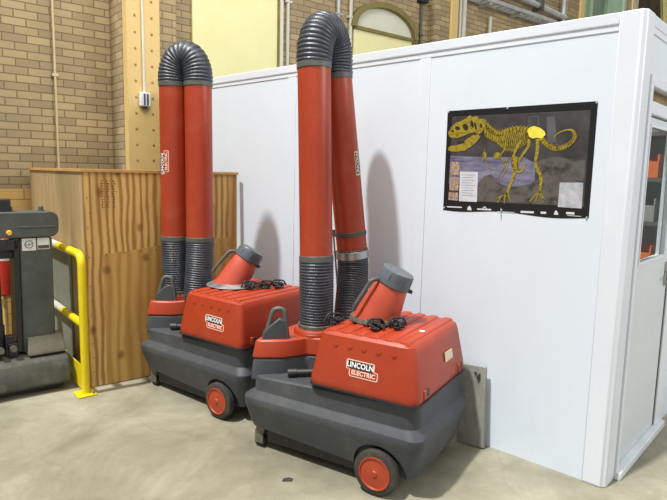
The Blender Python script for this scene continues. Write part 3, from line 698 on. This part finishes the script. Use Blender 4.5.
    hp = [bc+S*(rb*1.18)+Vector((0, 0, .02)), bc.lerp(tc_, .2)+S*(rb+.035), bc.lerp(tc_, .74)+S*(rt+.05), bc.lerp(tc_, .80)+S*(rt+.012)]
    b = nb(); sweep(b, arcpath(hp, .03), .012, 12); obj('hood_handle', b, 'handle', t)
    # clamps around the hood: levers, hooks and bolts
    for (ex, ey) in hood['clamps']:
        rnd = random.Random(int(ex*1000)); b = nb(); c = Vector((ex, ey, .818))
        box(b, -.045, .045, -.02, .02, 0, .008, mt=Matrix.Translation(c) @ Matrix.Rotation(.5, 4, 'Z'))
        for k_ in range(7):
            a = rnd.uniform(0, 2*PI); m1 = Matrix.Translation(c+Vector((rnd.uniform(-.035, .035), rnd.uniform(-.04, .04), .01+rnd.uniform(0, .014)))) @ Matrix.Rotation(a, 4, 'Z') @ Matrix.Rotation(rnd.uniform(-.4, .4), 4, 'Y')
            box(b, -.035, .035, -.006, .006, -.004, .005, mt=m1)
        for k_ in range(5):
            a = c+Vector((rnd.uniform(-.04, .04), rnd.uniform(-.04, .04), 0)); cyl(b, a, a+Vector((0, 0, .034)), .009, .007, 10)
        sweep(b, arcpath([c+Vector((-.05, .03, .01)), c+Vector((-.03, .02, .05)), c+Vector((.03, -.02, .045)), c+Vector((.05, -.03, .01))], .015), .006, 8)
        obj('hood_clamp', b, ['black'], t, bevel=.0015)
    return t
logo_tube = {0: 'second', 1: 'first'}; logo_turn = {0: 68, 1: -44}
extractor('nearest red and charcoal wheeled fume extractor, its end beside the grey leaning board', (-.876, .593, 0), math.radians(10.96),
          (-.640, 1.535, 0), (-.62, 1.60, 0), (-.262, 1.575, 1.135), (-.37, 1.65, 2.215), .225, (1.13, 2.235),
          dict(base=(.36, .440, .818), top=(.39, .330, 1.085), rb=.128, rt=.089, end=(.60, .75, .60), clamps=[(.20, .36), (.17, .60), (.29, .275)]), 0, True)
extractor('red and charcoal wheeled fume extractor standing farther back, in front of the plywood enclosure', (-.905, 1.905, 0), math.radians(5.05),
          (-.705, 2.97, 0), (-.715, 2.955, 0), (-.625, 2.76, 0), (-.61, 2.79, 0), .185, (1.13, 2.235),
          dict(base=(.36, .50, .818), top=(.47, .40, 1.055), rb=.125, rt=.088, end=(.33, .83, .66), clamps=[(.36, .31), (.46, .24), (.54, .20)]), 1, False)

# board leaning between extractor and wall
b = nb(); box(b, -.012, .012, -.088, .088, 0, .50)
pk = obj('leaning_board', b, 'plank', bevel=.003); pk.location = (-.062, .75, 0.004); pk.rotation_euler = (math.radians(-2.5), math.radians(1.0), math.radians(4))
tag(pk, 'short grey weathered board leaning upright against the white wall behind the nearest extractor', 'board')
b = nb(); cyl(b, (-.010, -.05, .435), (-.015, -.055, .435), .02, seg=14); cyl(b, (-.010, -.025, .455), (-.015, -.03, .455), .009, seg=10); obj('knot_hole', b, 'debris', pk)

# ------------------------------------------------------------------ plywood enclosure
pe = thing('plywood_enclosure', 'tall open-topped plywood enclosure behind the yellow rail and the far extractor', 'enclosure', (-1.275, 3.245, 0), -.154)
BW_, BD, BH = 1.24, 1.72, 1.60
obj('front_panel', bx(0, BW_, 0, .018, .004, BH), 'ply', pe, smooth=None)
obj('side_panel', bx(0, .018, .018, BD, .004, BH), 'ply_side', pe, smooth=None)
obj('back_panel', bx(.018, BW_, BD-.018, BD, .004, BH), 'ply_side', pe, smooth=None)
b = nb(); prism(b, [(.13, .004), (BW_-.01, .004), (BW_-.01, 1.07), (.72, 1.07), (.48, 1.03), (.13, 1.0)], 1, -.007, -.001); obj('patch_panel', b, 'ply_low', pe, smooth=None)
b = nb(); box(b, -.012, BW_+.01, -.014, .035, BH, BH+.022); box(b, -.012, .035, .035, BD, BH, BH+.022); obj('top_rail', b, 'ply_edge', pe, bevel=.002)
obj('corner_post', bx(.02, .08, .02, .08, .004, BH), 'ply_edge', pe)
b = nb()     # nail heads
for i in range(14): cyl(b, (.035+.01*math.sin(i*3), -.003, .12+.108*i), (.035+.01*math.sin(i*3), 0, .12+.108*i), .004, seg=8)
for i in range(9): cyl(b, (.15+.125*i, -.010, 1.0+.003*i), (.15+.125*i, -.006, 1.0+.003*i), .005, seg=8)
obj('nail_heads', b, 'debris', pe)
# faded grading stamp, printed sideways, unreadable strokes
b = nb(); rnd = random.Random(5)
for c in range(3):
    for i in range(11):
        zz = 1.34+i*.019; xx = .12+c*.042
        for k_ in range(2): 
            a, l2 = rnd.uniform(0, .012), rnd.uniform(.010, .028)
            box(b, xx+a, xx+a+l2*(1 if k_ else .3), -.0012, 0, zz+k_*.007, zz+k_*.007+(.0025 if k_ else .012))
M['stamp'] = noisy('faded_stamp_ink', (66, 42, 20), (100, 68, 36), 40, .7)
obj('grading_stamp', b, 'stamp', pe, smooth=None)

# yellow guard rail in front of the enclosure side
gr = thing('guard_rail', 'bright yellow bent-pipe guard rail bolted to the floor beside the plywood corner', 'rail', (-1.345, 3.15, 0), -.154+PI/2)
# local x runs away from the viewer along the enclosure side
L_ = 1.25
b = nb(); sweep(b, arcpath([(0, 0, .006), (0, 0, 1.02), (.62, 0, 1.02)], .09, 8), .029, 18); obj('post', b, 'yellow', gr)
b = nb(); sweep(b, [(.62, 0, 1.02), (L_, 0, 1.02)], .029, 18); sweep(b, [(L_, 0, .006), (L_, 0, 1.02)], .029, 18); obj('top_rail', b, 'silver', gr)
b = nb(); sweep(b, [(.0, 0, .515), (.55, 0, .515)], .027, 18); obj('middle_rail', b, 'yellow', gr)
b = nb(); sweep(b, [(.55, 0, .515), (L_, 0, .515)], .027, 18); obj('middle_rail', b, 'silver', gr)
obj('toe_board', bx(.02, L_-.02, .005, .012, .02, .20), 'yellow', gr)
b = nb(); box(b, -.07, .07, -.06, .07, 0, .012)
fp = obj('foot_plate', b, 'yellow', gr, bevel=.003)
for a in (-.05, .05): b = nb(); cyl(b, (a, -.04, .012), (a, -.04, .024), .008, seg=6); obj('bolt', b, 'bracket', fp)
gb = obj('grey_board', bx(.46, 1.22, -.052, -.042, .004, .96), 'greyboard'); gb.location = (-1.345, 3.16, 0); gb.rotation_euler = (0, 0, -.154+PI/2)
tag(gb, 'grey-green board standing upright between the yellow rail and the plywood side', 'board')

# ------------------------------------------------------------------ pallet truck at the left edge
tk = thing('pallet_truck', 'dark grey powered lift truck with two white labels at the left edge', 'truck', (-1.36, 3.47, 0), -.154)
# local x: right is +, extends left out of frame; -y towards the viewer
b = nb(); prism(b, [(-.27, .28), (-.05, .28), (-.045, 1.12), (-.26, 1.12)], 1, .02, .17); obj('mast', b, 'truck', tk, bevel=.01)
b = nb(); prism(b, [(-.31, .30), (-.275, .30), (-.265, 1.12), (-.30, 1.12)], 1, .0, .19); obj('mast_channel', b, 'black', tk, bevel=.003)
b = nb(); prism(b, [(-.86, .28), (-.64, .28), (-.64, 1.12), (-.85, 1.12)], 1, .02, .17); obj('mast', b, 'truck', tk, bevel=.01)
b = nb(); rr = rrect(-.90, .0, 1.125, 1.31, .06, 0, 6); prism(b, [(a[0], a[1]) for a in rr], 1, .0, .20)
for v in b.verts:
    if v.co.z < 1.14 and v.co.x < -.08 and False: pass
cp = obj('mast_cap', b, 'truck', tk, bevel=.008)
b = nb(); box(b, -.26, -.02, -.006, 0, 1.195, 1.208); obj('cap_ledge', b, 'handle', cp, bevel=.002)
for xx in (-.10, -.30): 
    b = nb(); cyl(b, (xx, .08, 1.30), (xx, .08, 1.345), .022, .016, 16); obj('cap_bolt', b, 'truck', cp, bevel=.003)
b = nb(); box(b, -.40, -.30, .03, .14, 1.30, 1.40); obj('cap_housing', b, 'black', cp, bevel=.008)
obj('cross_bar', bx(-.64, -.27, .0, .06, 1.04, 1.115), 'black', tk, bevel=.006)
obj('cross_bar', bx(-.64, -.27, .03, .10, .98, 1.03), 'black', tk, bevel=.006)
b = nb(); cyl(b, (-.325, -.02, 1.165), (-.325, .0, 1.165), .014, .020, 18); obj('amber_lamp', b, 'amber', tk)
for xx in (-.40, -.47):
    b = nb(); cyl(b, (xx, .06, .30), (xx, .06, 1.06), .016, seg=16); cyl(b, (xx, .06, .30), (xx, .06, .5), .026, seg=16); obj('lift_rod', b, 'black', tk)
def mtext(s_, size, mt, mat, parent, name):
    t_ = text_bm(s_, size, .0003, .0004)
    for v in t_.verts: v.co = mt @ v.co
    return obj(name, t_, mat, parent, smooth=None)
b = nb(); box(b, -.245, -.155, -.002+.02, .02, 1.03, 1.118)
lb = obj('symbol_label', b, 'label_w', tk)
b = nb(); pts = [(-.20+.026*math.cos(a*PI/12), .0165, 1.075+.026*math.sin(a*PI/12)) for a in range(25)]; sweep(b, pts, .0022, 6)
sweep(b, [(-.212, .0165, 1.065), (-.198, .0165, 1.085), (-.198, .0165, 1.063)], .002, 6); sweep(b, [(-.232, .0165, 1.07), (-.224, .0165, 1.082), (-.216, .0165, 1.07)], .0018, 6)
sweep(b, [(-.19, .0165, 1.07), (-.182, .0165, 1.082)], .002, 6); obj('symbol', b, 'ink', lb)
b = nb(); box(b, -.145, -.065, .018, .02, 1.035, 1.118); lb = obj('text_label', b, 'label_w', tk)
b = nb(); box(b, -.142, -.068, .0172, .018, 1.04, 1.065); obj('label_strip', b, 'handle', lb)
b = nb(); prism(b, [(-.0, .0), (-.0, .0)], 1, 0, 1) if False else None
# bevelled foot block
rings = [[(-.25, -.06, .27), (.0, -.06, .27), (.0, .12, .27), (-.25, .12, .27)], [(-.25, -.06, .29), (.0, -.06, .29), (.0, .12, .29), (-.25, .12, .29)], [(-.24, .0, .395), (-.01, .0, .395), (-.01, .12, .395), (-.24, .12, .395)]]
loft(b, rings); obj('foot_block', b, 'truck_foot', tk, bevel=.006)
b = nb(); prof = [(-.13, .055), (-.15, .075), (-.14, .18), (-.11, .235), (.0, .27), (.22, .27), (.22, .055)]
loft(b, [[(xx, a, z) for a, z in prof] for xx in (-.95, .005)]); obj('base', b, 'truck_base', tk, bevel=.008)
b = nb(); box(b, -.95, -.03, -.08, .2, .02, .055); obj('base_plate', b, 'black', tk)
for xx in (-.06, -.80):
    b = nb(); cyl(b, (xx-.03, .08, .045), (xx+.03, .08, .045), .045, seg=24); obj('roller', b, 'tire', tk)
b = nb(); rnd = random.Random(2)
for i in range(9):
    xx = -.33-rnd.random()*.28; box(b, xx-.03, xx+.03, -.04+rnd.random()*.05, .06, .27, .33+rnd.random()*.13)
obj('lower_linkage', b, 'black', tk, bevel=.004)
b = nb()
for xx in (-.34, -.42): cyl(b, (xx, -.055, .34), (xx, -.02, .34), .022, seg=14); obj('linkage_pin', b, 'bracket', tk); b = nb()

# red fire extinguisher behind the truck, between the masts
fe = thing('fire_extinguisher', 'red fire extinguisher with white label seen through the truck mast', 'extinguisher', (-1.535, 4.05, 0))
b = nb(); rings = []
for z, rr_ in ((.62, .06), (.63, .075), (1.03, .075), (1.07, .06), (1.09, .03), (1.12, .025)):
    rings.append([(rr_*math.cos(2*PI*i/28), rr_*math.sin(2*PI*i/28), z) for i in range(28)])
loft(b, rings); obj('cylinder_body', b, 'redp', fe)
b = nb(); cyl(b, (0, 0, .90), (0, 0, 1.02), .0765, seg=28); obj('paper_label', b, 'label_w', fe)
b = nb(); box(b, -.02, .07, -.012, .012, 1.12, 1.15); sweep(b, arcpath([(0, 0, 1.14), (-.10, 0, 1.12), (-.10, 0, .85)], .04), .010, 8); obj('valve', b, 'black', fe)
b = nb(); box(b, -.06, .06, .0, .06, 0, .02); cyl(b, (0, .09, 0), (0, .09, 1.2), .018, seg=12); box(b, -.1, .1, .02, .16, 0, .02); box(b, -.06, .06, -.05, .1, .60, .62); obj('stand', b, 'column', fe)

# ------------------------------------------------------------------ things on the brick wall
def onwall(o): o.location = WP; o.rotation_euler = (0, 0, WANG); return o
# riveted steel column
sc_ = thing('steel_column', 'yellow painted steel column with rows of rivets in front of the brick', 'column', WP, WANG)
b = nb(); box(b, 1.07, 1.40, -.49, -.375, 0, 8); obj('plate', b, 'column', sc_, bevel=.006)
b = nb(); box(b, 1.11, 1.36, -.40, -.372, 0, 8)
for i in range(46):
    z = .2+i*.152
    for xx in (1.15, 1.315): 
        rings = [[(xx+r2*math.cos(2*PI*j/10), -.49-o2, z+r2*math.sin(2*PI*j/10)) for j in range(10)] for r2, o2 in ((.013, 0), (.011, .007), (.004, .010))]
        loft(b, rings)
obj('rivets', b, 'rivet', sc_)
cb_ = thing('conduit_box', 'white electrical box and conduit running down the yellow riveted column', 'conduit', WP, WANG)
b = nb(); cyl(b, (1.225, -.51, 2.34), (1.195, -.51, 8), .013, seg=14); obj('conduit', b, 'conduit', cb_)
b = nb(); box(b, 1.175, 1.275, -.545, -.495, 2.24, 2.37); bb_ = obj('box', b, 'white_trim', cb_, bevel=.006)
b = nb(); box(b, 1.205, 1.22, -.552, -.545, 2.25, 2.36); box(b, 1.235, 1.25, -.552, -.545, 2.25, 2.36); box(b, 1.21, 1.245, -.54, -.51, 2.215, 2.24); obj('socket_cover', b, 'ink', bb_, bevel=.002)
def wpipe(label, x, z0, z1, r_, mat, d=.03, x2=None):
    b = nb(); cyl(b, (x, -d, z0), (x2 if x2 is not None else x, -d, z1), r_, seg=14)
    for zz in (z0+.4, z0+1.3, z0+2.2):
        if z1 > zz+.1: box(b, x-r_*2.2, x+r_*2.2, -d-r_-.003, 0, zz, zz+.025)
    o = onwall(obj('wall_pipe', b, mat)); return tag(o, label, 'pipe')
wpipe('thin tan painted pipe running down the brick left of the yellow column', .535, 1.2, 8, .012, 'conduit_warm')
wpipe('pale pipe running down the brick right of the tall yellow window', 3.225, 2.4, 8, .022, 'conduit')
wpipe('pale grey pipe rising just behind the nearest hose bend', 4.02, 2.4, 8, .028, 'tray')
wpipe('white pipe rising beside the left end of the arched window', 4.235, 2.4, 8, .026, 'conduit')
wpipe('thin grey pipe with a fitting, right of the arched window', 5.60, 2.4, 8, .018, 'handle')
wpipe('white pipe just right of the tan pilaster edge', 6.50, 2.4, 8, .05, 'conduit', .08)
wpipe('thin white pipe bent over beside the tan pilaster', 6.33, 2.4, 8, .022, 'conduit', .16)
wpipe('short white pipe rising under the cable tray', 7.22, 2.4, 4.25, .03, 'conduit', .06)
wpipe('vertical grey pipe at the right end of the sloping grey pipe', 9.36, 2.4, 8, .04, 'tray', .1)
b = nb(); box(b, 5.52, 5.68, -.10, 0, 4.16, 4.24)
tag(onwall(obj('junction_box', b, 'black', bevel=.01)), 'small dark junction box on the brick right of the arched window', 'box')
# windows
wd = bpy.data.objects.new('window_1', None); COL.objects.link(wd); wd.location = WP; wd.rotation_euler = (0, 0, WANG); struct(wd)
obj('pane', bx(1.96, 3.07, -.03, -.005, 2.0, 3.72), 'yellow_pane', wd, smooth=None)
b = nb(); box(b, 3.07, 3.10, -.05, -.0, 2.0, 3.72); box(b, 1.96, 3.19, -.05, 0, 3.72, 3.80); obj('frame', b, 'olive', wd, bevel=.003)
obj('jamb', bx(3.10, 3.15, -.045, 0, 2.0, 3.72), 'white_pane', wd, smooth=None)
wd = bpy.data.objects.new('window_2', None); COL.objects.link(wd); wd.location = WP; wd.rotation_euler = (0, 0, WANG); struct(wd)
ax0, ax1, zs_, zap = 4.30, 5.42, 3.60, 3.93
cxa = (ax0+ax1)/2; hw = (ax1-ax0)/2
def arc(e=0, n=24): return [(cxa+(hw+e)*math.cos(PI*i/n), zs_+(zap-zs_+e)*math.sin(PI*i/n)) for i in range(n+1)]
b = nb(); prism(b, [(ax0, 2.2), (ax1, 2.2), (ax1, zs_), (ax0, zs_)], 1, -.03, -.005); obj('pane', b, 'yellow_pane', wd, smooth=None)
b = nb(); prism(b, arc(), 1, -.028, -.004); obj('arch_pane', b, 'white_pane', wd, smooth=None)
b = nb(); rings = []
for e0, e1, a in [(0, .10, i) for i in range(25)]:
    i = a; o0, o1 = arc(0)[i], arc(.075)[i]; rings.append([(o0[0], -.10, o0[1]), (o1[0], -.10, o1[1]), (o1[0], 0, o1[1]), (o0[0], 0, o0[1])])
loft(b, rings); obj('arch', b, 'shadedbrick', wd, smooth=None)  # raised rim, coloured as the shaded soffit
obj('transom_bar', bx(ax0-.02, ax1+.02, -.07, -.0, zs_-.02, zs_+.02), 'olive', wd, smooth=None)
wd = bpy.data.objects.new('window_3', None); COL.objects.link(wd); wd.location = WP; wd.rotation_euler = (0, 0, WANG); struct(wd)
for x0, x1 in ((9.97, 10.32), (10.42, 11.0), (11.1, 11.7)): obj('pane', bx(x0, x1, -.03, -.005, 3.2, 6), 'greenpane' if x0 > 10.4 and x0 < 11 else 'green', wd, smooth=None)
for xx in (10.32, 11.0, 11.7): obj('mullion', bx(xx, xx+.10, -.10, 0, 3.2, 6), 'green', wd, smooth=None)
b = nb(); box(b, 12.0, 12.25, -.14, 0, 3, 8); struct(onwall(obj('trim_12', b, 'conduit_warm', smooth=None)))
b = nb(); box(b, 12.25, 15, -.06, 0, 3, 8); struct(onwall(obj('trim_14', b, 'darkrecess', smooth=None)))
# cable tray
ct = thing('cable_tray', 'galvanised cable tray running along the brick above the office', 'tray', WP, WANG)
for dd_ in (-.05, -.24): obj('side_rail', bx(6.6, 8.9, dd_-.02, dd_, 4.40, 4.46), 'tray', ct, bevel=.004)
for i in range(13): b = nb(); box(b, 6.85+i*.16, 6.88+i*.16, -.24, -.05, 4.41, 4.43); obj('rung', b, 'tray', ct)
b = nb()
for i in range(3): box(b, 6.95+i*.85, 6.99+i*.85, -.24, 0, 4.36, 4.40); obj('bracket', b, 'tray', ct); b = nb()
gp = thing('grey_pipe', 'thick grey horizontal pipe on brackets above the cable tray', 'pipe', WP, WANG)
b = nb(); cyl(b, (6.6, -.12, 4.76), (9.40, -.12, 4.62), .045, seg=18); obj('pipe_run', b, 'tray', gp)
for xx in (7.4, 8.5):
    b = nb(); box(b, xx, xx+.05, -.2, 0, 4.58, 4.63); box(b, xx-.02, xx+.07, -.19, -.05, 4.62, 4.76); obj('bracket', b, 'handle', gp)
# lattice girder behind the office corner
lg_ = thing('lattice_girder', 'pale yellow steel lattice bracing above the office corner', 'girder', (0, 0, 0))
def wl(s_, d_, z): return WP + Vector((math.cos(WANG)*s_ + math.sin(WANG)*d_, math.sin(WANG)*s_ - math.cos(WANG)*d_, z))
GX = [12.35, 12.75, 13.15, 13.55, 13.95]
for i in range(4):
    za, zb = (6.3, 5.0) if i % 2 == 0 else (5.0, 6.3)
    b = nb(); sweep(b, [wl(GX[i], .5, za), wl(GX[i+1], .5, zb)], .06, 4); obj('brace', b, 'lattice', lg_, smooth=None)
b = nb(); sweep(b, [wl(12.1, .5, 4.95), wl(14.3, .5, 4.95)], .06, 4); sweep(b, [wl(12.1, .5, 6.35), wl(14.3, .5, 6.35)], .06, 4); obj('chord', b, 'lattice', lg_, smooth=None)

# debris on the floor
b = nb(); prism(b, [(-.03, -.012), (.02, -.02), (.03, .0), (.01, .015), (-.02, .012)], 2, 0, .006)
o = obj('floor_scrap', b, 'debris'); o.location = (-1.125, 1.25, 0); o.rotation_euler = (0, 0, -.6); tag(o, 'small dark scrap lying on the concrete in front of the nearest extractor', 'scrap')

# ------------------------------------------------------------------ light
w = bpy.data.worlds.new('World'); bpy.context.scene.world = w; w.use_nodes = True
bg = w.node_tree.nodes['Background']; bg.inputs['Color'].default_value = (1.0, .985, .955, 1); bg.inputs['Strength'].default_value = .44
sl = bpy.data.lights.new('sun', 'SUN'); sl.energy = 4.7; sl.angle = math.radians(2.5); sl.color = (1, .985, .96)
so = bpy.data.objects.new('sun', sl); COL.objects.link(so); so.rotation_euler = Vector((.43, -.092, -.945)).to_track_quat('-Z', 'Y').to_euler()
def area(loc, tgt, size, e, colr=(1, .97, .92)):
    l = bpy.data.lights.new('fill_light', 'AREA'); l.shape = 'DISK'; l.size = size; l.energy = e; l.color = colr
    o = bpy.data.objects.new('fill_light', l); COL.objects.link(o); o.location = loc; o.rotation_euler = (Vector(tgt)-Vector(loc)).to_track_quat('-Z', 'Y').to_euler()
area((-4.5, -2.5, 5.5), (0, 1, 1.2), 4.0, 40, (.93, .97, 1))
area((2.5, -5.0, 5.0), (1.5, 3, 2.0), 3.0, 260, (1, .99, .97))  # added fill from behind the camera, brightens the door side
area((-1.5, 1.5, 6.0), (.5, 5.0, 3.0), 3.0, 190, (1, .93, .8))  # added warm fill, aimed to brighten the brick wall
sc = bpy.context.scene
sc.view_settings.view_transform = 'Standard'; sc.view_settings.look = 'None'; sc.view_settings.exposure = 0
